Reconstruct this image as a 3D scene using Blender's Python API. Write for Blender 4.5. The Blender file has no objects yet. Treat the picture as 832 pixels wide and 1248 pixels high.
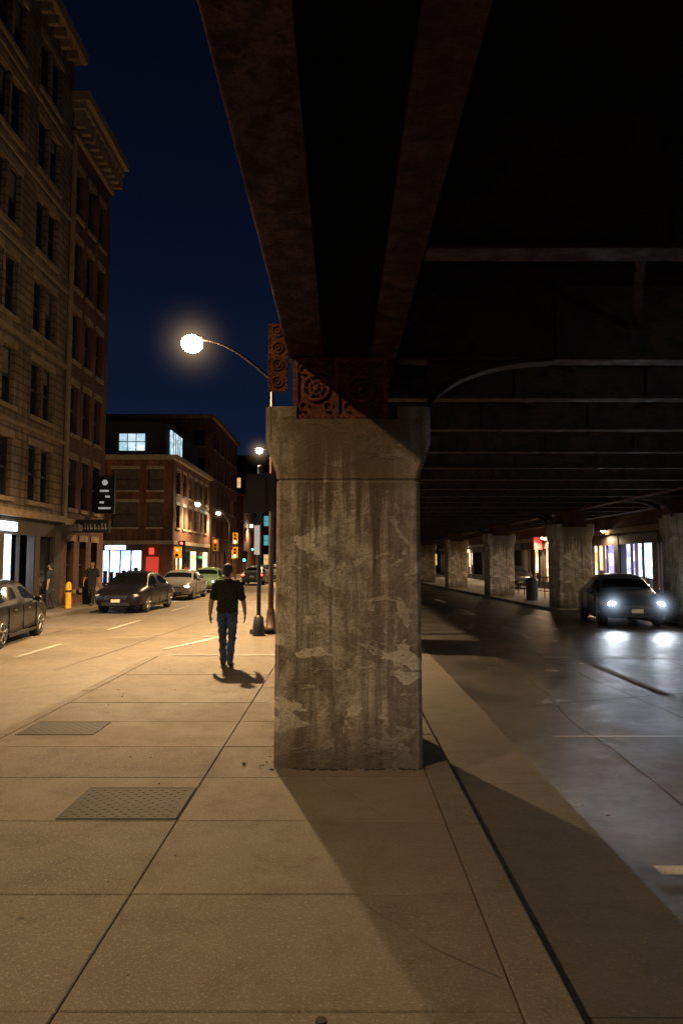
import bpy, bmesh, math, random
import numpy as np
from mathutils import Vector, Matrix
random.seed(7)
S=bpy.context.scene
COL=S.collection
R=math.radians
# ------------------------------------------------------------------ materials
def lk(nt,a,b): nt.links.new(a,b)
def base_mat(name):
    m=bpy.data.materials.new(name); m.use_nodes=True
    nt=m.node_tree; b=nt.nodes['Principled BSDF']
    return m,nt,b
def noise(nt,vec,scale,detail=5,rough=.55,dist=0):
    n=nt.nodes.new('ShaderNodeTexNoise'); n.inputs['Scale'].default_value=scale
    n.inputs['Detail'].default_value=detail; n.inputs['Roughness'].default_value=rough
    n.inputs['Distortion'].default_value=dist
    if vec: lk(nt,vec,n.inputs['Vector'])
    return n.outputs['Fac']
def maprange(nt,v,a,b,c=0,d=1):
    n=nt.nodes.new('ShaderNodeMapRange'); n.inputs[1].default_value=a;n.inputs[2].default_value=b
    n.inputs[3].default_value=c;n.inputs[4].default_value=d; lk(nt,v,n.inputs[0]); return n.outputs[0]
def mix(nt,fac,a,b,mode='MIX'):
    n=nt.nodes.new('ShaderNodeMix'); n.data_type='RGBA'; n.blend_type=mode
    for i,x in ((0,fac),(6,a),(7,b)):
        if isinstance(x,(int,float)): n.inputs[i].default_value=x
        elif isinstance(x,tuple): n.inputs[i].default_value=(x[0],x[1],x[2],1)
        else: lk(nt,x,n.inputs[i])
    return n.outputs[2]
def math_(nt,op,a,b=0):
    n=nt.nodes.new('ShaderNodeMath'); n.operation=op
    for i,x in ((0,a),(1,b)):
        if isinstance(x,(int,float)): n.inputs[i].default_value=x
        else: lk(nt,x,n.inputs[i])
    return n.outputs[0]
def objvec(nt,scale=None,loc=None):
    t=nt.nodes.new('ShaderNodeTexCoord'); o=t.outputs['Object']
    if scale:
        mp=nt.nodes.new('ShaderNodeMapping'); mp.inputs['Scale'].default_value=scale
        if loc: mp.inputs['Location'].default_value=loc
        lk(nt,o,mp.inputs['Vector']); return mp.outputs[0]
    return o
def bump(nt,b,h,strength=.3,dist=.01):
    n=nt.nodes.new('ShaderNodeBump'); n.inputs['Strength'].default_value=strength
    n.inputs['Distance'].default_value=dist; lk(nt,h,n.inputs['Height']); lk(nt,n.outputs[0],b.inputs['Normal'])
def M(name,col,rough=.75,metal=0,var=.25,scale=3,bmp=0,bscale=60,emit=None,estr=0,coat=0,spec=None):
    m,nt,b=base_mat(name); v=objvec(nt)
    n=noise(nt,v,scale,6)
    lo=tuple(c*(1-var) for c in col); hi=tuple(min(1,c*(1+var)) for c in col)
    lk(nt,mix(nt,maprange(nt,n,.3,.7),lo,hi),b.inputs['Base Color'])
    b.inputs['Roughness'].default_value=rough; b.inputs['Metallic'].default_value=metal
    b.inputs['Coat Weight'].default_value=coat
    if spec is not None: b.inputs['Specular IOR Level'].default_value=spec
    if bmp: bump(nt,b,noise(nt,v,bscale,4),bmp,.01)
    if emit:
        b.inputs['Emission Color'].default_value=(*emit,1); b.inputs['Emission Strength'].default_value=estr
    return m
def M_emit_var(name,ca,cb,strength,scale=2.0):
    m,nt,b=base_mat(name); v=objvec(nt)
    vo=nt.nodes.new('ShaderNodeTexVoronoi'); vo.inputs['Scale'].default_value=scale; vo.distance='CHEBYCHEV'
    mp=nt.nodes.new('ShaderNodeMapping'); mp.inputs['Scale'].default_value=(1,1,1.6); lk(nt,v,mp.inputs[0]); lk(nt,mp.outputs[0],vo.inputs['Vector'])
    bw=nt.nodes.new('ShaderNodeRGBToBW'); lk(nt,vo.outputs['Color'],bw.inputs[0])
    c=mix(nt,maprange(nt,bw.outputs[0],.25,.75),ca,cb)
    n=noise(nt,v,scale*2.5,3)
    c=mix(nt,.6,c,n,'MULTIPLY')
    lk(nt,c,b.inputs['Emission Color']); b.inputs['Emission Strength'].default_value=strength
    b.inputs['Base Color'].default_value=(.1,.1,.1,1)
    return m
def M_brick(name,c1,c2,mortar,sc=1.0):
    m,nt,b=base_mat(name); v=objvec(nt)
    sp=nt.nodes.new('ShaderNodeSeparateXYZ'); lk(nt,v,sp.inputs[0])
    cb=nt.nodes.new('ShaderNodeCombineXYZ'); lk(nt,math_(nt,'ADD',sp.outputs[0],sp.outputs[1]),cb.inputs[0]); lk(nt,sp.outputs[2],cb.inputs[1])
    br=nt.nodes.new('ShaderNodeTexBrick'); lk(nt,cb.outputs[0],br.inputs['Vector'])
    br.inputs['Scale'].default_value=sc; br.inputs['Brick Width'].default_value=.24; br.inputs['Row Height'].default_value=.08
    br.inputs['Mortar Size'].default_value=.008
    br.inputs['Color1'].default_value=(*c1,1); br.inputs['Color2'].default_value=(*c2,1); br.inputs['Mortar'].default_value=(*mortar,1)
    n=noise(nt,v,.7,6)
    n2=noise(nt,objvec(nt,(2.5,2.5,.3)),1,5)
    c=mix(nt,.8,br.outputs['Color'],mix(nt,maprange(nt,n,.3,.7),(.5,.5,.5),(1.2,1.15,1.1)),'MULTIPLY')
    c=mix(nt,.7,c,mix(nt,maprange(nt,n2,.38,.6),(.4,.37,.35),(1.1,1.1,1.1)),'MULTIPLY')
    lk(nt,c,b.inputs['Base Color']); b.inputs['Roughness'].default_value=.85
    bump(nt,b,br.outputs['Fac'],-.4,.01)
    return m
def M_pier():
    m,nt,b=base_mat('pier_concrete'); v=objvec(nt)
    sp=nt.nodes.new('ShaderNodeSeparateXYZ'); lk(nt,v,sp.inputs[0])
    big=noise(nt,v,1.5,8,.62,.5)
    st=noise(nt,objvec(nt,(8,8,.45)),1,6,.62)
    st2=noise(nt,objvec(nt,(20,20,.9),(3,1,0)),1,5,.62)
    fine=noise(nt,v,50,6,.75); med=noise(nt,v,7,9,.72)
    c=mix(nt,maprange(nt,big,.42,.60),(.21,.168,.113),(.45,.385,.28))
    c=mix(nt,maprange(nt,med,.46,.60,0,.6),c,(.54,.475,.37))
    c=mix(nt,maprange(nt,med,.475,.38,0,.75),c,(.15,.115,.076))
    c=mix(nt,maprange(nt,st,.50,.58,0,.72),c,(.13,.097,.06))
    c=mix(nt,maprange(nt,st2,.54,.63,0,.4),c,(.50,.45,.36))
    ws=noise(nt,objvec(nt,(3.2,3.2,.25),(7,2,0)),1,5,.6)
    c=mix(nt,maprange(nt,ws,.47,.56,0,.65),c,(.14,.107,.068))
    pn=noise(nt,objvec(nt,(1,1,1.7),(.35,0,.4)),2.3,7,.66,.9)
    pm=maprange(nt,pn,.575,.59)
    c=mix(nt,math_(nt,'MULTIPLY',pm,.55),c,(.53,.47,.36))
    pn2=noise(nt,objvec(nt,(1.2,1,2.0),(5.1,2,1.1)),1.9,6,.5,.3)
    pm2=maprange(nt,pn2,.63,.638)
    c=mix(nt,math_(nt,'MULTIPLY',pm2,.75),c,(.64,.57,.45))
    # water stains running down from the bearing recess
    dn=noise(nt,objvec(nt,(10,10,.5),(2,2,0)),1,5,.65)
    hgt=math_(nt,'ADD',sp.outputs[2],math_(nt,'MULTIPLY',math_(nt,'ADD',dn,-.5),4.0))
    g=maprange(nt,hgt,2.0,2.5)
    cen=maprange(nt,math_(nt,'ABSOLUTE',math_(nt,'ADD',sp.outputs[0],.04)),.30,.60,1,.2)
    f=math_(nt,'MULTIPLY',g,cen)
    c=mix(nt,math_(nt,'MULTIPLY',f,.9),c,(.075,.048,.018))
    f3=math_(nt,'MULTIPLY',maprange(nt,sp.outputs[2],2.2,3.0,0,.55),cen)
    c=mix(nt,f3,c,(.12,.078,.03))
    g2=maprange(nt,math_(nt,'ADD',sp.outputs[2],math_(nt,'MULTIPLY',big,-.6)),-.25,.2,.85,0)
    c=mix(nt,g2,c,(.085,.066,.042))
    c=mix(nt,maprange(nt,fine,.45,.7,.0,.7),c,(.08,.062,.043))
    lk(nt,c,b.inputs['Base Color']); b.inputs['Roughness'].default_value=.88
    h=math_(nt,'ADD',math_(nt,'MULTIPLY',fine,.6),math_(nt,'ADD',med,math_(nt,'MULTIPLY',pm,.35)))
    bump(nt,b,h,.9,.025)
    return m
def M_walk(name,dark,light,spk=.5,rough=.75,island=True,mk=.35,rv=.15):
    m,nt,b=base_mat(name); v=objvec(nt)
    big=noise(nt,v,.5,8,.62,.5); med=noise(nt,v,3.2,9,.75,.2); fine=noise(nt,v,150,3,.8); f2=noise(nt,v,55,4,.75)
    c=mix(nt,maprange(nt,big,.36,.64),dark,light)
    c=mix(nt,maprange(nt,med,.50,.66,0,mk),c,tuple(x*.6 for x in dark))
    if island:
        g=nt.nodes.new('ShaderNodeNewGeometry')
        c=mix(nt,1,c,mix(nt,g.outputs['Random Per Island'],(.84,.84,.84),(1.1,1.09,1.07)),'MULTIPLY')
    c=mix(nt,maprange(nt,fine,.42,.64,0,spk+.15),c,tuple(x*.3 for x in dark))
    c=mix(nt,maprange(nt,f2,.55,.65,0,.5),c,tuple(min(1,x*1.7) for x in light))
    vo=nt.nodes.new('ShaderNodeTexVoronoi'); vo.inputs['Scale'].default_value=2.1
    vv=nt.nodes.new('ShaderNodeMapping'); lk(nt,v,vv.inputs[0]); vv.inputs['Scale'].default_value=(1,1,0); lk(nt,vv.outputs[0],vo.inputs['Vector'])
    d=maprange(nt,math_(nt,'ADD',vo.outputs['Distance'],math_(nt,'MULTIPLY',f2,.03)),.05,.068,.7,0)
    rb=nt.nodes.new('ShaderNodeRGBToBW'); lk(nt,vo.outputs['Color'],rb.inputs[0])
    d=math_(nt,'MULTIPLY',d,maprange(nt,rb.outputs[0],.45,.47))
    c=mix(nt,d,c,tuple(x*.3 for x in dark))
    lk(nt,c,b.inputs['Base Color'])
    lk(nt,maprange(nt,mix(nt,.5,big,med),.38,.62,rough-rv,rough+.1),b.inputs['Roughness'])
    bump(nt,b,math_(nt,'ADD',math_(nt,'MULTIPLY',fine,.9),math_(nt,'ADD',f2,math_(nt,'MULTIPLY',med,.8))),.8,.007)
    return m
def M_rust(name,a,c_,k=1.0,spec=.12):
    m,nt,b=base_mat(name); v=objvec(nt)
    n=noise(nt,v,6,9,.75,.3); n2=noise(nt,v,45,5,.75); n3=noise(nt,v,1.4,6,.6)
    c=mix(nt,maprange(nt,n,.46,.54),a,c_)
    c=mix(nt,maprange(nt,n2,.5,.62,0,.7),c,tuple(x*.3 for x in a))
    c=mix(nt,maprange(nt,n3,.44,.58,0,.65),c,tuple(x*.4 for x in a))
    lk(nt,c,b.inputs['Base Color']); lk(nt,maprange(nt,n,.4,.6,.5,.8),b.inputs['Roughness'])
    b.inputs['Specular IOR Level'].default_value=spec
    bump(nt,b,math_(nt,'ADD',n,n2),1.0*k,.018)
    return m

m_pier=M_pier()
m_walk=M_walk('sidewalk_concrete',(.115,.094,.068),(.19,.158,.118))
m_gut=M_walk('gutter_concrete',(.050,.041,.031),(.10,.082,.062),island=False)
m_kerb=M_walk('kerb_stone',(.10,.083,.062),(.18,.15,.112))
m_road=M_walk('street_surface',(.12,.10,.074),(.18,.15,.112),rough=.62,island=False)
m_asph=M_walk('asphalt',(.024,.023,.022),(.055,.051,.046),spk=.7,rough=.42,island=False,rv=.16)
m_ground=M('ground_asphalt',(.05,.047,.043),.8)
m_joint=M('joint_dirt',(.03,.024,.018),.95)
m_paint=M_walk('worn_white_paint',(.20,.19,.17),(.6,.57,.5),island=False)
m_iron=M('cast_iron',(.022,.018,.014),.7,.1,bmp=.6,bscale=90)
m_steel=M_rust('viaduct_steel',(.085,.024,.014),(.035,.012,.008))
m_steelb=M_rust('viaduct_steel_brown',(.050,.028,.022),(.022,.014,.012),.7,.25)
m_rust=M_rust('ornate_rusty_steel',(.22,.065,.027),(.11,.034,.017),1.2,.3)
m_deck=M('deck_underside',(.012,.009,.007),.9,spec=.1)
m_stone=M_brick('tan_stone',(.22,.155,.095),(.17,.12,.073),(.08,.06,.04),.28)
m_stonel=M('stone_trim',(.22,.16,.10),.8,bmp=.3,bscale=20)
m_brick=M_brick('red_brick',(.15,.055,.032),(.10,.037,.023),(.12,.085,.06))
m_brick2=M_brick('orange_brick',(.27,.12,.06),(.20,.085,.045),(.20,.15,.11))
m_trimw=M('pale_trim',(.42,.36,.28),.7)
m_dark=M('dark_cladding',(.022,.020,.020),.6)
m_shopf=M('shop_fascia',(.045,.035,.028),.5)
m_glass=M('window_glass',(.012,.013,.016),.12,0,.3,1.5,spec=.6)
m_frame=M('window_frame',(.03,.025,.022),.5)
m_litb=M_emit_var('lit_shop_cool',(.95,.98,1),(.25,.5,.95),4,1.7)
m_litw=M_emit_var('lit_shop_warm',(1,.70,.36),(.5,.22,.08),5,1.6)
m_litp=M_emit_var('lit_shop_violet',(.80,.82,1),(.25,.22,.60),3.0,1.3)
m_litc=M_emit_var('lit_window_cyan',(.75,.92,1),(.35,.55,.65),1.6,1.5)
m_litt=M('lit_window_teal',(.1,.1,.1),.5,emit=(.1,.50,.55),estr=.7)
m_lity=M('lit_window_amber',(.1,.1,.1),.5,emit=(1,.6,.22),estr=.8)
m_blind=M('window_blind',(.13,.105,.08),.8)
m_pole=M('pole_paint',(.06,.035,.025),.5,.4)
m_blk=M('black_metal',(.012,.012,.012),.5)
m_yel=M('signal_yellow',(.75,.38,.02),.5,emit=(1,.5,.02),estr=.15)
m_lens=M('lamp_lens',(.8,.7,.5),.3,emit=(1,.84,.56),estr=160)
m_lens2=M('lamp_lens_small',(.8,.7,.5),.3,emit=(1,.80,.50),estr=60)
m_red=M('red_light',(.3,.01,.01),.3,emit=(1,.03,.02),estr=25)
m_grn=M('green_light',(.01,.3,.1),.3,emit=(.05,1,.45),estr=16)
m_redoff=M('tail_lens',(.12,.006,.006),.25)
m_sign=M('sign_white',(.7,.7,.68),.5,emit=(.9,.95,1),estr=.25)
m_signr=M('sign_red',(.5,.02,.02),.5,emit=(1,.05,.03),estr=2.2)
m_signrd=M('sign_red_dim',(.5,.02,.02),.5,emit=(1,.08,.05),estr=.5)
m_signb=M('sign_blue_white',(.6,.7,.9),.5,emit=(.65,.84,1),estr=5)
m_tyre=M('tyre_rubber',(.012,.012,.012),.8)
m_rim=M('alloy_rim',(.25,.25,.26),.4,.9)
m_cglass=M('car_glass',(.005,.006,.007),.08,spec=.4)
m_chrome=M('chrome',(.4,.4,.4),.25,1)
m_hoff=M('headlight_glass',(.4,.4,.4),.15,.3)
m_hon=M('headlight_lit',(.8,.8,.8),.2,emit=(.80,.90,1),estr=90)
m_hon2=M('headlight_lit_dim',(.8,.8,.8),.2,emit=(.85,.92,1),estr=18)
m_plate=M('number_plate',(.55,.53,.4),.5)
def paint(n,c,coat=.5,spec=.35): return M(n,c,.35,0,.1,coat=coat,spec=spec)

# ------------------------------------------------------------------ mesh builder
class MB:
    def __init__(s,name,loc=(0,0,0),rz=0):
        s.name=name;s.loc=loc;s.rz=rz;s.v=[];s.f=[];s.mi=[];s.sm=[];s.mats=[]
    def m(s,mat):
        if mat not in s.mats: s.mats.append(mat)
        return s.mats.index(mat)
    def face(s,vs,mat,smooth=False):
        b=len(s.v); s.v+= [tuple(v) for v in vs]; s.f.append(tuple(range(b,b+len(vs)))); s.mi.append(s.m(mat)); s.sm.append(smooth)
    def raw(s,vs,fs,mat,smooth=False):
        b=len(s.v); s.v+=[tuple(v) for v in vs]; k=s.m(mat)
        for f in fs: s.f.append(tuple(b+i for i in f)); s.mi.append(k); s.sm.append(smooth)
    def box(s,x0,x1,y0,y1,z0,z1,mat):
        if x0>x1:x0,x1=x1,x0
        if y0>y1:y0,y1=y1,y0
        if z0>z1:z0,z1=z1,z0
        vs=[(x0,y0,z0),(x1,y0,z0),(x1,y1,z0),(x0,y1,z0),(x0,y0,z1),(x1,y0,z1),(x1,y1,z1),(x0,y1,z1)]
        s.raw(vs,[(0,3,2,1),(4,5,6,7),(0,1,5,4),(1,2,6,5),(2,3,7,6),(3,0,4,7)],mat)
    def tube(s,pts,rad,mat,n=12,cap=True,smooth=True):
        pts=[Vector(p) for p in pts]; N=len(pts)
        if not isinstance(rad,(list,tuple)): rad=[rad]*N
        rings=[];up=None
        for i,p in enumerate(pts):
            d=(pts[min(i+1,N-1)]-pts[max(i-1,0)]).normalized()
            if up is None:
                up=Vector((0,0,1)) if abs(d.z)<.9 else Vector((1,0,0))
            a=d.cross(up).normalized(); bb=a.cross(d).normalized(); up=bb
            rings.append([p+a*(rad[i]*math.cos(2*math.pi*k/n))+bb*(rad[i]*math.sin(2*math.pi*k/n)) for k in range(n)])
        vs=[q for r in rings for q in r]; fs=[]
        for i in range(N-1):
            for k in range(n):
                fs.append((i*n+k,i*n+(k+1)%n,(i+1)*n+(k+1)%n,(i+1)*n+k))
        s.raw(vs,fs,mat,smooth)
        if cap:
            s.face(rings[0][::-1],mat); s.face(rings[-1],mat)
    def ell(s,c,r,mat,nu=14,nv=8):
        vs=[];fs=[]
        for j in range(nv+1):
            t=math.pi*j/nv
            for i in range(nu):
                p=2*math.pi*i/nu
                vs.append((c[0]+r[0]*math.sin(t)*math.cos(p),c[1]+r[1]*math.sin(t)*math.sin(p),c[2]+r[2]*math.cos(t)))
        for j in range(nv):
            for i in range(nu):
                a=j*nu+i;b=j*nu+(i+1)%nu
                fs.append((a,a+nu,b+nu,b))
        s.raw(vs,fs,mat,True)
    def build(s,bevel=0,parent=None):
        me=bpy.data.meshes.new(s.name); me.from_pydata(s.v,[],s.f)
        for m in s.mats: me.materials.append(m)
        me.polygons.foreach_set('material_index',s.mi); me.polygons.foreach_set('use_smooth',s.sm)
        me.update()
        o=bpy.data.objects.new(s.name,me); o.location=s.loc; o.rotation_euler=(0,0,s.rz); COL.objects.link(o)
        if bevel:
            w=o.modifiers.new('b','BEVEL'); w.width=bevel; w.segments=2; w.limit_method='ANGLE'
        if parent: o.parent=parent
        return o

# lamp bloom painted as a self-glowing volume, fading with distance from the lamp
def painted_bloom(loc,rad,col,A,parent):
    key='lamp_bloom_%g_%g'%(rad,A)
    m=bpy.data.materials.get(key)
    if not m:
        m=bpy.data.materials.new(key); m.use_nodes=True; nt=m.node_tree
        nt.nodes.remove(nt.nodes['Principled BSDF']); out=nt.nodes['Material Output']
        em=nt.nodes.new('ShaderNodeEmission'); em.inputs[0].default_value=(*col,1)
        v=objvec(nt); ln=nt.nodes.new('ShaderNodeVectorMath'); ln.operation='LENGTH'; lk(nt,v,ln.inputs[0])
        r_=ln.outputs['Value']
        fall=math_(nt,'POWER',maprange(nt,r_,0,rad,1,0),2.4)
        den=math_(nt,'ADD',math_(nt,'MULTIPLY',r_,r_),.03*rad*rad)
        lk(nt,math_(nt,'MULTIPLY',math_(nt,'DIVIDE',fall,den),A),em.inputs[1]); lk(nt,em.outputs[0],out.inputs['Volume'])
    b=MB('bloom',loc); b.ell((0,0,0),(rad,rad,rad),m,20,12); return b.build(parent=parent)

# ------------------------------------------------------------------ ground
RZ=-.12
g=MB('ground'); g.face([(-400,-200,-.15),(400,-200,-.15),(400,700,-.15),(-400,700,-.15)],m_ground); g.build()
r=MB('street')
r.face([(-9.6,-30,RZ),(.95,-30,RZ),(.95,260,RZ),(-9.6,260,RZ)],m_road)
r.face([(-80,34,RZ),(-9.6,34,RZ),(-9.6,53,RZ),(-80,53,RZ)],m_road); r.build()
r=MB('underpass_road'); r.face([(.95,-30,RZ),(13,-30,RZ),(13,260,RZ),(.95,260,RZ)],m_asph); r.build()
gt=MB('gutter')
y=-12
while y<110:
    gt.box(.956,1.80,y+.004,y+2.996,RZ-.02,RZ+.006,m_gut); y+=3
gt.build()
ck=MB('tar_crack_seal')
random.seed(5)
def crack(x,y,dx,dy,n,z,w0,w1,j=.06):
    px,py=x,y; L_=None
    for i in range(n):
        nx=px+dx+random.uniform(-j,j); ny=py+dy+random.uniform(-j,j)*.7; w=random.uniform(w0,w1)
        d=Vector((nx-px,ny-py)).normalized(); q=Vector((-d.y,d.x))*w
        a=L_ or ((px-q.x,py-q.y,z),(px+q.x,py+q.y,z)); b2=((nx-q.x,ny-q.y,z),(nx+q.x,ny+q.y,z))
        ck.face([a[0],a[1],b2[1],b2[0]],m_joint); px,py=nx,ny; L_=b2
for (x,y,dx,dy,n) in ((2.6,4,.02,.5,26),(4.2,6,-.01,.6,24),(2.2,9,.35,.12,14),(6.2,12,.02,.7,20),(-5,12,.05,.6,24),(-7.6,14,-.02,.7,20),(-6.5,17.5,.5,.05,12),(3.2,3.2,.3,.4,12)):
    crack(x,y,dx,dy,n,RZ+.0045,.006,.016)
for (x,y,dx,dy,n) in ((-.2,5.9,.05,-.09,11),(-2.6,8.9,.09,.03,12),(-3.3,6.0,.08,-.05,9),(.1,3.75,.07,-.08,8)):
    crack(x,y,dx,dy,n,.0045,.0008,.0022,.03)
ck.build()
random.seed(7)
ys=[-12+.98*i for i in range(0,13)]
ys=[y for y in ys if y<1.2]+[1.9,2.86,3.82,4.86,5.80,6.75,7.78,8.8,9.85,10.9,11.95,13.0]
sw=MB('sidewalk')
sw.box(-3.59,.94,-12,12.99,-.14,-.014,m_joint)
def slabs(mb,xs,ys,mat,gap=.0032,dz=.0022):
    for i in range(len(xs)-1):
        for j in range(len(ys)-1):
            x0,x1,y0,y1=xs[i]+gap,xs[i+1]-gap,ys[j]+gap,ys[j+1]-gap
            t=random.uniform(-dz,dz)
            b=.006
            vs=[(x0,y0,-.03),(x1,y0,-.03),(x1,y1,-.03),(x0,y1,-.03),(x0,y0,t-b),(x1,y0,t-b),(x1,y1,t-b),(x0,y1,t-b),
                (x0+b,y0+b,t),(x1-b,y0+b,t),(x1-b,y1-b,t),(x0+b,y1-b,t)]
            fs=[(0,1,5,4),(1,2,6,5),(2,3,7,6),(3,0,4,7),(4,5,9,8),(5,6,10,9),(6,7,11,10),(7,4,8,11),(8,9,10,11)]
            mb.raw(vs,fs,mat)
slabs(sw,[-3.45,-1.14,.72],ys,m_walk)
sw.build()
kb=MB('kerb')
def kerbrun(x0,x1,y0,y1,step=2.4):
    y=y0
    while y<y1-.01:
        e=min(y+step,y1); kb.box(x0,x1,y+.003,e-.003,-.14,.003+random.uniform(-.002,.002),m_kerb); y=e
kerbrun(-3.6,-3.455,-12,13); kerbrun(.722,.95,-12,13)
kerbrun(-9.75,-9.6,-12,34); kerbrun(-9.75,-9.6,53,150)
kerbrun(-2.4,-2.25,18.0,110); kerbrun(.722,.95,14.5,110)
kb.build(.012)
sw2=MB('sidewalk')
def walkrect(x0,x1,y0,y1,sx,sy):
    nx=max(1,round((x1-x0)/sx)); ny=max(1,round((y1-y0)/sy))
    sw2.box(x0+.01,x1-.01,y0+.01,y1-.01,-.14,-.014,m_joint)
    slabs(sw2,[x0+(x1-x0)*i/nx for i in range(nx+1)],[y0+(y1-y0)*i/ny for i in range(ny+1)],m_walk)
walkrect(-11.2,-9.75,-12,34,1.45,1.5)
walkrect(-13.6,-9.75,53,150,1.9,2)
walkrect(-2.24,.72,18,110,1.5,1.5)
walkrect(9.78,13,-12,23.5,1.6,1.6)
sw2.build()
rs=MB('sidewalk')
def cx(y): return 9.25-.05*y
for i in range(30):
    y0=25+i*2.5; y1=y0+2.5
    a,b=cx(y0),cx(y1)
    rs.raw([(a,y0,-.14),(13,y0,-.14),(13,y1,-.14),(b,y1,-.14),(a,y0,0),(13,y0,0),(13,y1-.01,0),(b,y1-.01,0)],
           [(4,5,6,7),(0,1,5,4),(3,0,4,7),(2,3,7,6)],m_walk)
rs.build()
mk=MB('road_marking')
def mark(x0,x1,y0,y1,z=RZ+.010): mk.face([(x0,y0,z),(x1,y0,z),(x1,y1,z),(x0,y1,z)],m_paint)
mark(-6.5,-6.38,13.6,15.8); mark(-6.5,-6.38,19,22); mark(-6.5,-6.38,26,29)
mark(-3.5,-.8,13.9,14.02); mark(-3.5,-2.6,17.3,17.45)
mk.face([(-3.9,14.9,RZ+.01),(-3.78,14.85,RZ+.01),(-3.0,17.2,RZ+.01),(-3.12,17.25,RZ+.01)],m_paint)
mark(-9.4,-3.6,31.8,32.2); 
mark(1.95,2.3,4.30,4.42); mark(2.3,3.9,7.55,7.60); mark(4.6,4.72,10,13); mark(4.6,4.72,17,20);mark(4.6,4.72,24,27);mark(4.6,4.72,31,34)
mark(4.0,8.9,13.6,13.72)
mk.build()
def cover(name,x0,x1,y0,y1,z):
    c=MB(name); c.box(x0,x1,y0,y1,z-.02,z+.002,m_iron)
    n=int((x1-x0)/.045); m_=int((y1-y0)/.045)
    for i in range(n):
        for j in range(m_):
            if (i+j)%2==0:
                xx=x0+.02+i*.045; yy=y0+.02+j*.045
                c.box(xx,xx+.026,yy,yy+.026,z+.001,z+.004,m_iron)
    t=.018
    for a in ((x0-t,x1+t,y0-t,y0),(x0-t,x1+t,y1,y1+t),(x0-t,x0,y0,y1),(x1,x1+t,y0,y1)): c.box(*a,z-.02,z+.004,m_iron)
    c.build()
cover('utility_cover',-1.97,-1.17,4.9,5.52,.004)
cover('utility_cover',-3.35,-2.58,7.2,7.72,.004)
vc=MB('valve_cover'); vc.tube([(-.08,2.80,-.01),(-.08,2.80,.007)],.022,m_iron,16); vc.build()
lt=MB('litter')
for i in range(110):
    x=random.uniform(-3.3,.9);y=random.uniform(2.7,12)
    if random.random()<.6: x=random.choice([random.uniform(-.72,-.6),random.uniform(.72,.93)]); y=random.uniform(5.9,8)
    s_=random.uniform(.003,.010); lt.ell((x,y,.004+s_*.3),(s_,s_*.8,s_*.5),m_joint if random.random()<.6 else m_kerb,6,4)
for i in range(60):
    x=random.uniform(-.62,.74); s_=random.uniform(.004,.014); lt.ell((x,6.04-random.uniform(.0,.05),.004),(s_*1.6,s_,s_*.5),m_joint,6,4)
lt.ell((-.86,6.15,.015),(.02,.018,.014),m_kerb,8,6); lt.build()

# ------------------------------------------------------------------ piers
def pier(x,y,name='concrete_pier'):
    p=MB(name,(x,y,0)); c=.035; hy=.645
    lev=[(-.13,.655),(0.02,.650),(2.50,.640),(2.508,.628),(2.522,.628),(2.53,.640),(2.60,.652),(2.72,.70),(2.84,.738),(2.90,.742),(3.07,.742)]
    rings=[]
    for z,hx in lev:
        h=hy if z not in (2.508,2.522) else hy-.012
        rings.append([(-hx+c,-h,z),(hx-c,-h,z),(hx,-h+c,z),(hx,h-c,z),(hx-c,h,z),(-hx+c,h,z),(-hx,h-c,z),(-hx,-h+c,z)])
    vs=[v for r in rings for v in r]; fs=[]
    for i in range(len(rings)-1):
        for k in range(8): fs.append((i*8+k,i*8+(k+1)%8,(i+1)*8+(k+1)%8,(i+1)*8+k))
    fs.append(tuple(range(len(rings)*8-8,len(rings)*8)))
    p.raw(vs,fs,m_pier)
    for a,b in ((-.742,-.46),(.44,.742)):
        q=[(a+ (c if a<0 else 0),-hy),(b-(c if b>.5 else 0),-hy)]
        if b>.5: q+=[(b,-hy+c),(b,hy-c),(b-c,hy)]
        else: q+=[(b,hy)]
        q+=[(a+(c if a<0 else 0),hy)]
        if a<0: q+=[(a,hy-c),(a,-hy+c)]
        n=len(q); vs=[(u,v,3.07) for u,v in q]+[(u,v,3.185) for u,v in q]
        p.raw(vs,[(k,(k+1)%n,n+(k+1)%n,n+k) for k in range(n)]+[tuple(range(n,2*n))],m_pier)
    return p.build(.008)
LY=[-3.0,6.69,16.4,26.5,35.8,46,57,68,80,92]
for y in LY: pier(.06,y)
RP=[(10.55,20.5),(8.85,26.5),(8.24,35.8),(7.7,46),(7.1,57),(6.8,68),(6.5,80),(10.3,10.5),(10.3,1)]
for x,y in RP: pier(x,y)

# ------------------------------------------------------------------ viaduct
vd=MB('elevated_viaduct')
Y0,Y1=-6,100; ZS=3.65
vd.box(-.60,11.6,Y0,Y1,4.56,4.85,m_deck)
def rivrow(x,y0,y1,z,st=.17,r=.010,mat=None):
    y=y0
    while y<y1:
        vd.raw([(x-r,y-r,z),(x+r,y-r,z),(x+r,y+r,z),(x-r,y+r,z),(x,y,z-.007)],[(0,4,1),(1,4,2),(2,4,3),(3,4,0)],mat or m_steel,True); y+=st
for (a,b) in ((-.45,-.165),(.27,.50)):
    vd.box(a,b,Y0,Y1,ZS,ZS+.035,m_steel)
    mid=(a+b)/2
    vd.box(mid-.02,mid+.02,Y0,Y1,ZS+.035,4.56,m_steel)
    rivrow(a+.04,.8,14,ZS); rivrow(b-.04,.8,14,ZS)
vd.box(-.565,-.53,Y0,Y1,4.06,4.56,m_steel)
vd.tube([(-.455,Y0,ZS+.03),(-.455,Y1,ZS+.03)],.03,m_steel,10)
vd.box(-.575,-.50,Y0,Y1,4.06-.03,4.06,m_steel)
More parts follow.
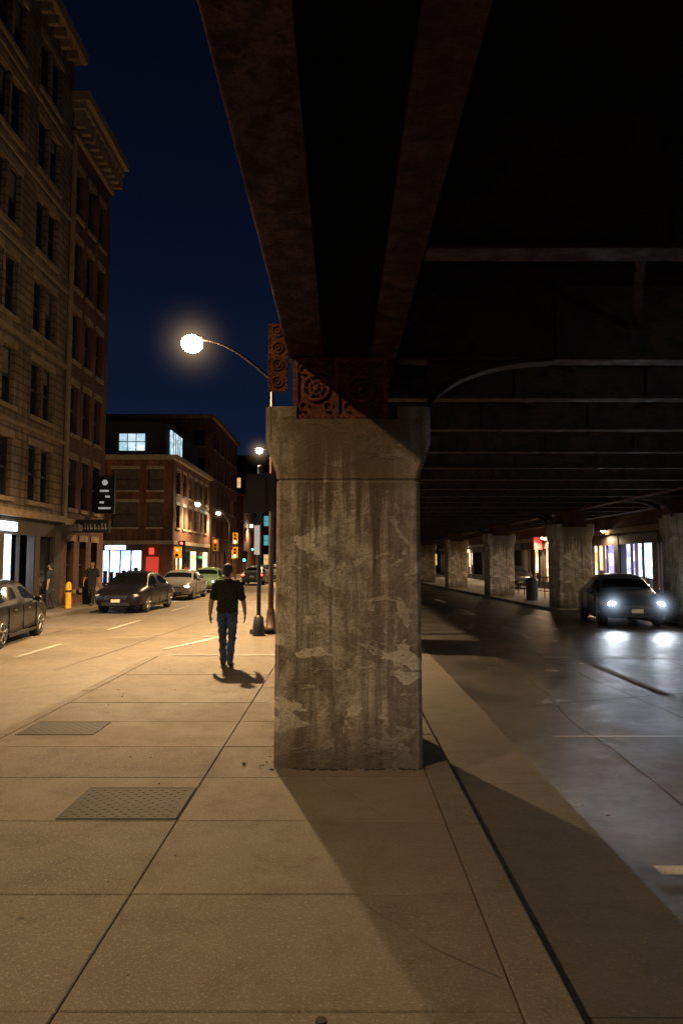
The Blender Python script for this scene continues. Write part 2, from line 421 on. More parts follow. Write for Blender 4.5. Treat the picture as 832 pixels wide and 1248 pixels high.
for (a,b) in ((8.6,8.9),(11.0,11.3)):
    vd.box(a,b,Y0,Y1,ZS,ZS+.03,m_steel); vd.box((a+b)/2-.02,(a+b)/2+.02,Y0,Y1,ZS+.03,4.56,m_steel)
by=[-4.6,-2.2,.3,4.0,6.25,7.75,9.6,11.6,13.6]+[15.6+2.05*i for i in range(41)]
for y in by:
    vd.box(.51,8.58,y-.09,y+.09,ZS-.005,ZS+.025,m_steelb)
    vd.box(.51,8.58,y-.012,y+.012,ZS+.03,4.55,m_steelb)
    vd.box(8.92,10.98,y-.09,y+.09,ZS-.005,ZS+.025,m_steelb)
for i,y in enumerate(by[:14]):
    for x in (2,3.5,5,6.5):
        vd.box(x-.01,x+.01,y-.08,y-.013,ZS+.03,4.55,m_steelb)
for i in range(3,16):
    y=by[i]; 
    vd.tube([(1.9,y+.15,3.95),(2.7,by[i+1]-.15,3.95)],.035,m_steelb,4,smooth=False)
    vd.tube([(5.6,y+.15,3.95),(4.2,by[i+1]-.15,3.95)],.035,m_steelb,4,smooth=False)
def arch(xa,xb,y,za=3.1,zb=3.63):
    n=18; pts=[]
    for i in range(n+1):
        t=i/n*math.pi/2
        pts.append((xa+(xb-xa)*(1-math.cos(t)), za+(zb-za)*math.sin(t)))
    for i in range(n):
        (x0,z0),(x1,z1)=pts[i],pts[i+1]
        w=.09
        vd.raw([(x0,y-w,z0),(x0,y+w,z0),(x1,y+w,z1),(x1,y-w,z1),(x0,y-w,z0+.03),(x0,y+w,z0+.03),(x1,y+w,z1+.03),(x1,y-w,z1+.03)],
               [(0,1,2,3),(7,6,5,4),(0,3,7,4),(2,1,5,6)],m_steelb)
        vd.face([(x0,y,z0+.03),(x1,y,z1+.03),(x1,y,4.5),(x0,y,4.5)],m_steelb)
for y in LY[1:]:
    arch(.80,1.95,y-.44)
for x,y in RP: arch(x-.75,x-1.9,y-.3); arch(x-.75,x-1.9,y+.4)
for y in LY:
    vd.box(-.44,.42,y-.60,y+.5,3.072,ZS-.006,m_rust)
for x,y in RP: vd.box(x-.40,x+.40,y-.6,y+.5,3.072,ZS-.006,m_steel)
vo=vd.build()
op=MB('ornate_bearing_panel',(-.01,6.085,3.36))
op.box(-.42,.42,-.022,0,-.285,-.245,m_rust); op.box(-.42,.42,-.022,0,.24,.28,m_rust)
for x in (-.42,-.05,.39): op.box(x,x+.035,-.023,0,-.244,.239,m_rust)
def ring(mb,cx_,cz,rr,t,y=-.01,mat=m_rust,n=20,a0=0,a1=2*math.pi):
    pts=[(cx_+rr*math.cos(a0+(a1-a0)*i/n),y,cz+rr*math.sin(a0+(a1-a0)*i/n)) for i in range(n+1)]
    mb.tube(pts,t,mat,6)
for cx_ in (-.22,.18):
    ring(op,cx_,.0,.115,.016); ring(op,cx_,0,.06,.012); op.ell((cx_,-.01,0),(.03,.025,.03),m_rust,8,6)
    for k in range(6):
        a=k*math.pi/3; op.tube([(cx_+.03*math.cos(a),-.01,.03*math.sin(a)),(cx_+.11*math.cos(a),-.01,.11*math.sin(a))],.009,m_rust,5)
    for sx in (-1,1):
        for sz in (-1,1): ring(op,cx_+sx*.11,sz*.17,.04,.011,a0=0,a1=5)
for i in range(16):
    for zz in (-.265,.26): op.ell((-.40+i*.053,-.024,zz),(.010,.008,.010),m_rust,6,4)
op.build()
ob=MB('ornate_fascia_bracket',(-.60,6.2,3.70))
ob.box(-.08,.10,0,.03,-.34,.30,m_rust)
for k in range(4):
    ring(ob,.01,-.25+k*.16,.05,.011,-.004); ring(ob,.01,-.25+k*.16,.02,.009,-.004,n=10)
for k in range(10):
    for x in (-.068,.088): ob.ell((x,-.004,-.32+k*.066),(.009,.008,.009),m_rust,6,4)
ob.build()

# ------------------------------------------------------------------ street lamps
def add_spot(name,loc,power,col,parent,angle=155,blend=.75,size=.12,rot=(0,0,0)):
    l=bpy.data.lights.new(name,'SPOT'); l.energy=power; l.color=col; l.spot_size=R(angle); l.spot_blend=blend; l.shadow_soft_size=size
    o=bpy.data.objects.new(name,l); COL.objects.link(o); o.location=loc; o.rotation_euler=rot
    if parent: o.parent=parent
    return o
WARM=(1,.64,.31)
def street_lamp(x,y,dx,h=7.5,power=0,col=WARM,lens=m_lens,dy=0,base=0,big=1,bloom=None):
    p=MB('street_lamp',(x,y,base))
    p.tube([(0,0,0),(0,0,.06),(0,0,.08),(0,0,.45),(0,0,.55)],[.17,.17,.13,.11,.075],m_pole,14)
    p.tube([(0,0,.5),(0,0,h-1.0)],[.075,.052],m_pole,12)
    s_=1 if dx>0 else -1; L=abs(dx)
    pts=[];
    for i in range(13):
        t=i/12
        pts.append((s_*L*t, dy*t, h-1.0+ (1.0+.12)*math.sin(t*math.pi/2)))
    p.tube(pts,[.045-.018*i/12 for i in range(13)],m_pole,8)
    hx=dx; 
    p.ell((hx+s_*.15,dy,h+.18),(.32,.15,.06),m_pole,16,8)
    p.ell((hx+s_*.18,dy,h+.06-.08*(big-1)),(.17*big,.17*big,.145*big),lens,18,12)
    o=p.build()
    if power: add_spot('lamp_light',(hx+s_*.18,dy,h-.14*big-.12),power,col,o)
    if bloom: painted_bloom((hx+s_*.18,dy,h+.02),bloom[0],(1,.68,.36),bloom[1],o)
    return o
street_lamp(-1.85,18.0,-2.0,7.62,13000,big=1.65,bloom=(1.5,.085))
street_lamp(-3.25,.2,-2.65,8.5,3700,(1,.68,.37))
street_lamp(-1.9,36,-2.3,7.6,9000,lens=m_lens,big=1.1,bloom=(1.1,.07))
street_lamp(-1.9,62,-2.3,7.6,9000,lens=m_lens2)
street_lamp(-1.9,88,-2.3,7.6,9000,lens=m_lens2)
for x,y in ((-11.3,59),(-11.5,70),(-11.5,96)): street_lamp(x,y,-1.0,6.6,2600,lens=m_lens,big=1.1,bloom=(.9,.07))
street_lamp(-19,41,1.2,7,9000)  # extra lamp hidden behind the brick building, added to brighten the corner facade
def added_wall_lamp(y,power,z=3.3):  # sconces added as fill light for the dark underpass side
    p=MB('added_wall_lamp',(12.98,y,z)); p.tube([(0,0,0),(-.15,0,.06),(-.32,0,.04)],.018,m_blk,8)
    p.tube([(-.32,0,.05),(-.32,0,.02),(-.32,0,-.06)],[.03,.12,.15],m_blk,14); p.ell((-.32,0,-.08),(.09,.09,.07),m_lens2,12,8)
    o=p.build(); add_spot('lamp_light',(-.34,0,-.2),power,(1,.72,.44),o,170,.5,.08,(0,R(12),0))
for y,pw in ((7,400),(15,600),(24.6,500),(33,700),(43,900),(56,1000),(70,1000)): added_wall_lamp(y,pw)

def head(p,x,y,z,n=3,housing=m_blk,lit=None,litmat=None,face=-1,w=.16):
    hh=.30*n
    p.box(x-w,x+w,y-.1,y+.1,z,z+hh,housing)
    p.box(x-w-.05,x+w+.05,y-face*.11-.008,y-face*.11+.008,z-.05,z+hh+.05,housing)
    for k in range(n):
        zc=z+.15+k*.30
        mt=litmat if (lit==k) else m_glass
        yf=y+face*.1
        p.tube([(x,yf,zc),(x,yf+face*.02,zc)],.10,mt,14)
        for q in range(9):
            a0=math.pi*q/9;a1=math.pi*(q+1)/9
            p.face([(x+.115*math.cos(a0),yf,zc+.115*math.sin(a0)),(x+.115*math.cos(a1),yf,zc+.115*math.sin(a1)),
                    (x+.115*math.cos(a1),yf+face*.2,zc+.115*math.sin(a1)-.01),(x+.115*math.cos(a0),yf+face*.2,zc+.115*math.sin(a0)-.01)],housing)
ts=MB('traffic_signal',(-2.12,17.6,0))
ts.tube([(0,0,-.12),(0,0,.04),(0,0,.35),(0,0,.4)],[.17,.16,.12,.06],m_blk,12)
ts.tube([(0,0,.3),(0,0,4.2)],.055,m_blk,12); ts.ell((0,0,4.22),(.07,.07,.06),m_blk)
head(ts,-.08,-.22,3.05,3,m_blk,face=1,w=.2)
head(ts,.22,-.0,3.1,3,m_blk,face=1)
ts.box(-.12,.02,-.08,-.066,1.95,2.7,m_sign); ts.box(-.12,.12,-.10,-.086,2.74,2.9,m_blk)
ts.build()
def sig(x,y,n=3,h=3.4,lit=0,lm=m_grn,hs=m_yel,two=False,base=0):
    t=MB('traffic_signal',(x,y,base))
    t.tube([(0,0,0),(0,0,.3),(0,0,h+.4)],[.14,.07,.055],m_pole,10)
    head(t,.0,-.25,h-.6,n,hs,lit,lm,-1,.19)
    if two: head(t,-.0,-.25,h-1.85,n,hs,lit,lm,-1,.19)
    t.build()
sig(-9.3,60,3,4.0,0,m_grn,two=True,base=RZ)
sig(-9.9,41.5,2,2.7,1,m_red,base=RZ)
sig(-8.2,58,3,2.4,0,m_grn,m_blk,base=RZ); sig(-10.9,84,3,3.6,0,m_grn,m_blk); sig(-9.95,98,3,4.6,0,m_grn,m_blk); sig(-9.85,110,3,6,2,m_red,m_blk)
sig(-10.2,55.5,3,3.2,2,m_red); sig(-11.8,75,3,2.6,0,m_grn); sig(-12.6,54.2,3,3.0,2,m_red,m_blk)

# ------------------------------------------------------------------ buildings
def facade(mb,axis,c,nrm,u0,u1,z0,z1,cols,rows,wall,th=.32,frame=m_frame,glass=m_glass,sill=None,lit=None,sash=True,lintel=None):
    def B(ua,ub,za,zb,da,db,m):
        a=c-nrm*da; b=c-nrm*db
        if axis=='x': mb.box(a,b,ua,ub,za,zb,m)
        else: mb.box(ua,ub,a,b,za,zb,m)
    zc=z0
    for ri,(ra,rb) in enumerate(rows):
        if ra>zc: B(u0,u1,zc,ra,0,th,wall)
        uc=u0
        for ci,(ca,cb) in enumerate(cols):
            B(uc,ca,ra,rb,0,th,wall); uc=cb
            g=glass
            if lit and (ri,ci) in lit: g=lit[(ri,ci)]
            B(ca,cb,ra,rb,.22,.26,g)
            f=.06
            B(ca,ca+f,ra,rb,.16,.219,frame);B(cb-f,cb,ra,rb,.16,.219,frame)
            B(ca+f,cb-f,ra,ra+f,.16,.219,frame);B(ca+f,cb-f,rb-f,rb,.16,.219,frame)
            if sash: B(ca+f,cb-f,(ra+rb)/2-.03,(ra+rb)/2+.03,.15,.219,frame)
            if not(lit and (ri,ci) in lit) and random.random()<.3:
                zt=rb-f-random.uniform(.2,.9)*(rb-ra-2*f)
                B(ca+f+.002,cb-f-.002,max(zt,(ra+rb)/2+.04),rb-f-.002,.20,.218,m_blind)
            if sill: B(ca-.12,cb+.12,ra-.16,ra-.002,-.09,.14,sill)
            if lintel: B(ca-.12,cb+.12,rb+.002,rb+.26,-.04,.1,lintel)
        B(uc,u1,ra,rb,0,th,wall); zc=rb
    if zc<z1: B(u0,u1,zc,z1,0,th,wall)
FX=-11.2
b=MB('stone_office_building')
H1=22.6
b.box(-26,FX-.33,4,27.18,3.3,H1-.1,m_dark); b.box(-26,FX-1.3,4,27.18,0,3.299,m_dark)
cols=[];y=5.6
while y<26.5:
    cols+=[(y,y+.84),(y+1.02,y+1.86)]; y+=3.1
cols=[(a+.0,b_+.0) for a,b_ in cols if b_<26.6]
rows=[(3.95+3.1*k,5.95+3.1*k) for k in range(6)]
facade(b,'x',FX,1,4,27.18,3.55,H1,cols,rows,m_stone,sill=m_stonel,lintel=m_stonel)
b.box(FX-.3,FX+.22,4,27.18,3.30,3.549,m_stonel)
for k in range(1,6): b.box(FX+.001,FX+.07,4,27.18,3.35+3.1*k,3.5+3.1*k,m_stonel)
b.box(FX-.2,FX+.55,4,27.3,H1+.001,H1+.5,m_stonel)
y=4.2
while y<27: b.box(FX+.002,FX+.42,y,y+.16,H1-.35,H1,m_stonel); y+=.6
shops=[(5,9,m_litw),(9.6,14,m_glass),(14.6,18.6,m_litb),(19.2,22.3,m_litb),(22.6,25.0,m_litb),(25.3,26.6,m_glass)]
prev=4
for a,c_,mt in shops:
    b.box(FX-.32,FX+.03,prev,a,0,3.299,m_shopf)
    b.box(FX-.9 if mt is not m_glass else FX-.2,FX-.95 if mt is not m_glass else FX-.16,a,c_,.02,2.75,mt)
    b.box(FX-.16,FX,a,c_,0,.5,m_shopf); b.box(FX-.16,FX+.02,a,c_,2.7,3.299,m_shopf)
    n=max(1,int((c_-a)/1.1))
    for k in range(n+1):
        yy=a+(c_-a-.07)*k/n; b.box(FX-.14,FX-.02,yy,yy+.07,.501,2.699,m_frame)
    if mt is not m_glass:
        for k in range(n*2): 
            yy=a+.2+(c_-a-.6)*random.random(); b.box(FX-.7,FX-.5,yy,yy+.2,.5,random.uniform(.8,1.3),m_shopf)
    prev=c_
b.box(FX-.32,FX+.03,prev,27.18,0,3.299,m_shopf)
b.box(FX+.021,FX+.12,21.2,23.3,2.80,3.10,m_signb)
b.box(FX+.031,FX+.9,26.7,27.1,2.95,3.2,m_shopf)
b.build()
b=MB('red_brick_building')
H2=21.0
b.box(-26,FX-.33,27.2,31.6,0,H2-.1,m_brick)
rows=[(3.95+3.1*k,6.0+3.1*k) for k in range(5)]
facade(b,'x',FX+.03,1,27.2,31.6,0,H2,[(27.75,28.5),(29.1,29.85),(30.45,31.2)],[(.6,2.6)]+rows[:5],m_brick,sill=m_stonel,lintel=m_stonel)
b.box(FX+.031,FX+.15,27.2,31.6,3.2,3.5,m_stonel)
b.box(FX+.031,FX+.12,27.22,27.5,3.5,H2-1.6,m_stonel)
facade(b,'y',31.95,1,-26,FX+.03,0,H2,[(-24,-23),(-21,-20),(-18,-17),(-15,-14)],rows[:5],m_brick,sill=m_stonel)
b.box(FX-.1,FX+.75,27.0,32.3,H2-.1,H2+.3,m_stonel); b.box(FX-.1,FX+.55,27.1,32.2,H2-.4,H2-.101,m_stonel)
b.box(FX+.032,FX+.2,27.2,31.9,H2-1.5,H2-1.3,m_stonel)
y=27.25
while y<32: b.box(FX+.033,FX+.5,y,y+.2,H2-1.1,H2-.401,m_stonel); y+=.52
b.build()
sg=MB('projecting_sign',(FX+.04,30.6,0))
sg.box(.1,.95,-.08,.08,3.9,5.6,m_blk); sg.box(0,.1,-.03,.03,4.1,4.2,m_blk); sg.box(0,.1,-.03,.03,5.3,5.4,m_blk)
for k,(a,bb) in enumerate([(.25,.8),(.3,.5),(.55,.75),(.3,.7)]): sg.box(a,bb,-.095,-.081,4.1+.26*k,4.19+.26*k,m_sign)
sg.tube([(.52,-.082,5.3),(.52,-.1,5.3)],.13,m_sign,12)
sg.build()
sg=MB('shop_name_sign',(FX+.04,28.4,0)); sg.box(0,1.5,-.1,.1,2.95,3.5,m_blk)
random.seed(3)
xx=.12
while xx<1.35:
    w=random.uniform(.05,.12); sg.box(xx,xx+w*.4,-.112,-.101,3.08,3.08+random.uniform(.15,.3),m_trimw); sg.box(xx+w*.4,xx+w,-.112,-.101,3.1,3.16,m_trimw); xx+=w+.05
sg.build()
b=MB('corner_brick_building')
XR=-13.6
b.box(-30,XR-.33,55.33,70,3.1,10,m_brick2); b.box(-30,XR-.33,56.8,70,0,3.099,m_brick2)
facade(b,'y',55,-1,-30,XR-.33,3.4,10.0,[(-28,-26.4),(-25,-23.4),(-21.9,-20.2),(-18.6,-16.5),(-15.7,-14.5)],[(4.5,6.5),(7.5,9.2)],m_brick2,sill=m_trimw,lintel=m_trimw,sash=True,glass=m_blind)
facade(b,'x',XR,1,55,70,3.4,10.0,[(56+2.3*k,57.2+2.3*k) for k in range(6)],[(4.5,6.4),(7.3,9.2)],m_brick2,sill=m_trimw,lintel=m_trimw,lit={(0,4):m_lity,(0,1):m_lity})
b.box(-30,XR+.35,54.6,70,10.001,10.35,m_trimw); b.box(-30,XR+.12,54.85,70,3.1,3.399,m_trimw)
b.box(-30,-14.6,56,69,10.351,13.3,m_dark)
b.box(-18.4,-16.3,55.93,55.99,10.9,12.3,m_litc)
for q in (-17.72,-17.0): b.box(q-.03,q+.03,55.88,55.929,10.9,12.3,m_frame)
b.box(-18.45,-16.25,55.87,55.925,11.6,11.66,m_frame)
b.box(-14.59,-14.5,57.5,61.5,10.7,12.9,m_litc)
for k in range(4): b.box(-14.499,-14.45,58.2+k*.8,58.26+k*.8,10.7,12.9,m_frame)
b.box(-30,-19.6,55.1,55.3,0,3.099,m_shopf); b.box(-19.6,-16,56.2,56.3,0,2.6,m_litb); b.box(-19.6,-16,55,55.3,2.6,3.099,m_shopf)
for k in range(5): b.box(-19.6+k*.87,-19.5+k*.87,55,55.1,0,2.6,m_frame)
for k in range(7): x_=-19.4+k*.5; b.box(x_,x_+.3,55.7,55.9,0,random.uniform(.6,1.3),m_shopf)
b.box(-16,XR,55.0,55.3,0,3.099,m_brick2); b.box(-19.0,-17.4,54.9,54.99,2.68,3.0,m_signb); b.box(-15.45,-15.1,54.85,54.99,2.3,2.8,m_signr); b.box(-15.7,-14.7,54.88,54.99,.4,2.1,m_signrd)
b.box(XR-.3,XR,55.31,70,0,3.099,m_shopf); 
for k in range(5): b.box(XR+.001,XR+.05,56.2+2.7*k,58.2+2.7*k,.5,2.6,m_litw if k%2==0 else m_glass)
b.build()
b=MB('brick_warehouse')
b.box(-30,XR-.6,72.4,90,0,17,m_brick)
facade(b,'x',XR-.25,1,72.4,90,0,17,[(73.4+2.4*k,74.6+2.4*k) for k in range(7)],[(.6,2.8)]+[(4.3+3.2*k,6.2+3.2*k) for k in range(4)],m_brick,sill=m_stonel,lit={(1,3):m_lity,(0,1):m_litw,(0,2):m_litw,(0,4):m_litw,(2,5):m_lity})
facade(b,'y',72.07,-1,-30,XR-.25,0,17,[(-28+3*k,-26.6+3*k) for k in range(5)],[(11,12.8),(14,15.8)],m_brick,sill=m_stonel)
b.box(-30,XR+.1,71.8,90.2,17.001,17.4,m_stonel); b.build()
def simple_bld(name,x0,x1,y0,y1,h,wall,litm,axis,seed,lp=.2,fh=3.4):
    random.seed(seed); b=MB(name)
    b.box(x0+.35,x1-.35,y0+.35,y1,0,h-.05,wall)
    rows=[(1+fh*k,1+fh*k+1.9) for k in range(int((h-1)/fh))]
    nx=max(2,int((x1-x0)/2.6)); cols=[(x0+1+(x1-x0-1)/nx*k,x0+2.2+(x1-x0-1)/nx*k) for k in range(nx)]; cols=[c for c in cols if c[1]<x1-.4]
    lit={(i,j):random.choice(litm) for i in range(len(rows)) for j in range(len(cols)) if random.random()<lp}
    facade(b,'y',y0,-1,x0,x1,0,h,cols,rows,wall,lit=lit)
    ny=max(2,int((y1-y0)/2.8)); cols=[(y0+1+(y1-y0-1)/ny*k,y0+2.2+(y1-y0-1)/ny*k) for k in range(ny)]; cols=[c for c in cols if c[1]<y1-.2]
    lit={(i,j):random.choice(litm) for i in range(len(rows)) for j in range(len(cols)) if random.random()<lp}
    if axis>0: facade(b,'x',x1,1,y0+.33,y1,0,h,cols,rows,wall,lit=lit)
    else: facade(b,'x',x0,-1,y0+.33,y1,0,h,cols,rows,wall,lit=lit)
    b.box(x0-.2,x1+.2,y0-.2,y1+.2,h+.001,h+.4,wall); b.build()
simple_bld('row_building',-30,-13.2,92,116,10.5,m_brick,[m_lity,m_litw],1,4,.35)
simple_bld('office_building',-30,-11.5,120,150,20,m_dark,[m_litt,m_lity,m_litc],1,5,.35)
simple_bld('office_building',-24,6,215,240,24,m_dark,[m_lity,m_litt],1,6,.4)
simple_bld('row_building',8,30,110,130,12,m_brick,[m_lity],-1,8,.3)
random.seed(11)
def right_bld(name,y0,y1,h,wall,trim,shopm):
    b=MB(name); X=13
    b.box(X+.35,28,y0,y1,3.3,h,wall); b.box(X+1.3,28,y0,y1,0,3.299,wall)
    n=int((y1-y0)/2.4); st=(y1-y0)/n
    cols=[(y0+.6+st*k,y0+1.8+st*k) for k in range(n)]
    facade(b,'x',X,-1,y0,y1,3.3,h,cols,[(4.1+3.1*k,5.9+3.1*k) for k in range(int((h-4)/3.1))],wall,sill=trim,lintel=trim,lit={(0,k):m_lity for k in range(n) if random.random()<.25})
    b.box(X-.15,X+.3,y0,y1,3.05,3.299,trim)
    m_=int((y1-y0)/4); s2=(y1-y0)/m_
    for k in range(m_):
        a=y0+s2*k; mt=shopm[k%len(shopm)]
        b.box(X-.05,X+.35,a,a+.5,0,3.049,m_shopf)
        b.box(X+.9 if mt is not m_glass else X+.2,X+.95 if mt is not m_glass else X+.25,a+.5,a+s2,.05,2.6,mt)
        b.box(X,X+.3,a+.5,a+s2,0,.45,m_shopf); b.box(X-.02,X+.3,a+.5,a+s2,2.55,3.049,m_shopf)
        for q in range(4): yy=a+.5+(s2-.56)*q/3; b.box(X+.05,X+.15,yy,yy+.06,.451,2.549,m_frame)
        for q in range(5): yy=a+.7+(s2-1.2)*random.random(); b.box(X+.5,X+.7,yy,yy+.3,.4,random.uniform(.7,1.4),m_shopf)
    b.build()
right_bld('brick_shop_building',24,40,9.8,m_brick,m_stonel,[m_litp,m_litb,m_litp,m_litw])
right_bld('brick_shop_building',40.02,58,10.5,m_brick2,m_trimw,[m_litw,m_litw,m_glass,m_litw])
right_bld('brick_shop_building',58.04,90,9.5,m_brick,m_trimw,[m_litw,m_glass,m_litb])
right_bld('brick_shop_building',2,20,9.5,m_stone,m_stonel,[m_litp,m_glass,m_litb])
sg=MB('shop_sign',(12.9,44,0)); sg.box(-.5,0,-.1,.1,2.5,3.3,m_signrd); sg.build()
rl=MB('metal_railing',(9.6,30,0))
for k in range(7): rl.tube([(0,k*1.2,0),(0,k*1.2,1.0)],.025,m_pole,8)
for z in (.35,.68,1.0): rl.tube([(0,0,z),(0,7.2,z)],.02,m_pole,8)
rl.build()
bn=MB('litter_bin',(8.6,31,0)); bn.tube([(0,0,0),(0,0,.85)],[.24,.28],m_blk,16); bn.tube([(0,0,.85),(0,0,.9),(0,0,1.0),(0,0,1.05)],[.3,.3,.2,.05],m_blk,16); bn.build()

bl=MB('yellow_bollard',(-10.35,26.0,0)); bl.tube([(0,0,0),(0,0,.85),(0,0,.95),(0,0,1.0)],[.11,.11,.085,.02],m_yel,14); bl.tube([(0,0,.6),(0,0,.68)],.115,m_blk,14); bl.build()
bn=MB('litter_bin',(-10.5,28.5,0)); bn.tube([(0,0,0),(0,0,.85)],[.24,.28],m_blk,16); bn.tube([(0,0,.85),(0,0,.9),(0,0,1.0),(0,0,1.05)],[.3,.3,.2,.05],m_blk,16); bn.build()

# ------------------------------------------------------------------ cars
def car(name,loc,rz,pm,hl=m_hoff,tl=m_redoff,H=1.45,lights=0):
    root=bpy.data.objects.new(name,None); COL.objects.link(root); root.location=loc; root.rotation_euler=(0,0,rz)
    k=H/1.45
    st=[(-2.34,.42,.66,.68,.74,.60),(-2.28,.30,.80,.78,.92,.66),(-2.1,.24,.90,.84,1.03,.70),(-1.72,.22,.92,.885,1.07,.72),
        (-1.55,.20,.93,.895,1.09,.72),(-.85,.19,.93,.90,1.39*k,.58),(-.70,.19,.93,.90,1.42*k,.585),(-.08,.19,.92,.905,1.455*k,.60),(.02,.19,.92,.905,1.455*k,.60),
        (.48,.19,.91,.90,1.42*k,.60),(.62,.19,.91,.90,1.385*k,.60),(1.28,.20,.90,.895,1.03,.72),(1.42,.20,.88,.89,1.0,.73),(1.9,.22,.82,.875,.93,.72),(2.16,.25,.74,.83,.84,.68),(2.30,.30,.64,.76,.70,.60),(2.36,.42,.56,.66,.60,.54)]
    bm=bmesh.new(); rings=[]
    for (y,zb,zt,w,tp,wt) in st:
        half=[(0,zb),(w-.16,zb),(w-.03,zb+.10),(w,zb+(zt-zb)*.45),(w-.012,zt-.10*(zt-zb)),(w-.05,zt),(wt+.015,tp-.05),(wt-.09,tp-.005),(0,tp+.02)]
        if tp-zt<.15: half[6]=(w-.10,zt+(tp-zt)*.55)
        pts=half+[(-x,z) for x,z in half[-2:0:-1]]
        rings.append([bm.verts.new((x,y,z)) for x,z in pts])
    n=len(rings[0]); gl=[]
    for i in range(len(rings)-1):
        for q in range(n):
            f=bm.faces.new((rings[i][q],rings[i+1][q],rings[i+1][(q+1)%n],rings[i][(q+1)%n]))
            ya=st[i][0]; side=q in (5,10)
            top=q in (6,7,8,9)
            if side and ((-1.55<=ya<-.1 ) or (.02<=ya<1.2)): gl.append(f)
            if top and q in (7,8) and (ya in (-1.55,) or ya in (.62,)): gl.append(f)
            if top and q in (6,9) and ya in (-1.55,.62): gl.append(f)
    bm.faces.new(rings[0]); bm.faces.new(rings[-1][::-1])
    bmesh.ops.recalc_face_normals(bm,faces=bm.faces)
    sideg=[f for f in gl if abs(f.calc_center_median().x)>.6 and abs(f.normal.x)>.5]; topg=[f for f in gl if f not in sideg]
    for f in bm.faces: f.smooth=True
    for grp in (sideg,topg):
        res=bmesh.ops.inset_region(bm,faces=grp,thickness=.035,depth=-.006)
        for f in grp: f.material_index=1
    me=bpy.data.meshes.new('body'); bm.to_mesh(me); bm.free()
    me.materials.append(pm); me.materials.append(m_cglass); me.materials.append(m_blk)
    o=bpy.data.objects.new('body',me); COL.objects.link(o)
    cut=MB('cut')
    for sx in (-1,1):
        for wy in (-1.38,1.40): cut.tube([(sx*.62,wy,.33),(sx*1.1,wy,.33)],.385,m_blk,28)
    co=cut.build()
    ss=o.modifiers.new('s','SUBSURF'); ss.levels=1; ss.render_levels=1
    bo=o.modifiers.new('b','BOOLEAN'); bo.object=co; bo.operation='DIFFERENCE'; bo.solver='EXACT'; 
    bpy.context.view_layer.update()
    dg=bpy.context.evaluated_depsgraph_get(); nm=bpy.data.meshes.new_from_object(o.evaluated_get(dg))
    o.modifiers.clear(); o.data=nm; bpy.data.objects.remove(co)
    o.parent=root
    p=MB('trim')
    for sx in (-1,1):
        for wy in (-1.38,1.40):
            p.tube([(sx*.66,wy,.33),(sx*.68,wy,.33),(sx*.86,wy,.33),(sx*.885,wy,.33)],[.29,.33,.33,.30],m_tyre,24)
            p.tube([(sx*.884,wy,.33),(sx*.888,wy,.33)],.225,m_blk,20)
            for s5 in range(5):
                a=s5*2*math.pi/5+.3
                p.tube([(sx*.893,wy+.04*math.cos(a),.33+.04*math.sin(a)),(sx*.893,wy+.215*math.cos(a),.33+.215*math.sin(a))],[.035,.025],m_rim,6)
            ring_pts=[(sx*.892,wy+.22*math.cos(t*math.pi/10),.33+.22*math.sin(t*math.pi/10)) for t in range(21)]
            p.tube(ring_pts,.014,m_rim,6); p.ell((sx*.895,wy,.33),(.012,.045,.045),m_rim,10,6)
        p.ell((sx*.64,2.215,.655),(.155,.085,.065) if hl is not m_hon else (.14,.095,.085),hl,14,8)
        p.ell((sx*.60,2.27,.42),(.07,.04,.04),m_hoff if hl is m_hoff else (m_hon2 if hl is m_hon else hl),10,6)
        p.ell((sx*.66,-2.245,.80),(.15,.07,.07),tl,14,8)
        p.ell((sx*.98,.83,.98),(.10,.07,.075),pm,12,8); p.box(sx*.86,sx*.93,.80,.86,.93,.97,m_blk)
        for dy in (-.72,.30): p.box(sx*.895,sx*.915,dy,dy+.16,.775,.80,m_chrome)
        for dy in (-1.02,-.02,.98): p.box(sx*.885,sx*.9055,dy,dy+.012,.30,.88,m_blk)
        p.box(sx*.86,sx*.905,-.98,.98,.20,.26,m_blk)
    p.box(-.42,.42,2.27,2.345,.50,.66,m_blk)
    for k2 in range(4): p.box(-.40,.40,2.346,2.352,.52+.035*k2,.53+.035*k2,m_chrome)
    p.box(-.50,.50,2.30,2.36,.30,.42,m_blk); p.box(-.16,.16,2.362,2.372,.42,.53,m_plate)
    p.box(-.16,.16,-2.35,-2.335,.62,.74,m_plate); p.box(-.7,.7,-2.345,-2.30,.38,.46,m_blk)
    t=p.build(); t.parent=root
    if lights:
        for sx in (-1,1):
            add_spot('headlight_beam',(sx*.64,2.36,.64),lights,(.80,.89,1),root,64,1.0,.06,(R(85),0,0))
            if hl is m_hon: painted_bloom((sx*.64,2.32,.66),.65,(.62,.78,1),.13,root)  # headlight glare painted as a glowing volume
    return root
c_dark=paint('car_paint_black',(.006,.006,.007),.25,.25); c_gray=paint('car_paint_grey',(.06,.07,.08)); c_blue=paint('car_paint_blue_grey',(.05,.07,.10))
c_silver=paint('car_paint_silver',(.13,.13,.13)); c_green=paint('taxi_paint_green',(.10,.16,.09)); c_wh=paint('car_paint_white',(.5,.5,.48))
car('parked_car',(-8.45,16.25,RZ),R(8),c_dark,H=1.47)
car('parked_car',(-8.0,26.9,RZ),R(180-2),c_dark,hl=m_hoff,H=1.5)
car('parked_car',(-8.1,35.0,RZ),R(180),c_silver,hl=m_hon2,H=1.45)
car('taxi_car',(-8.2,42.5,RZ),R(180),c_green,hl=m_hon2,H=1.5)
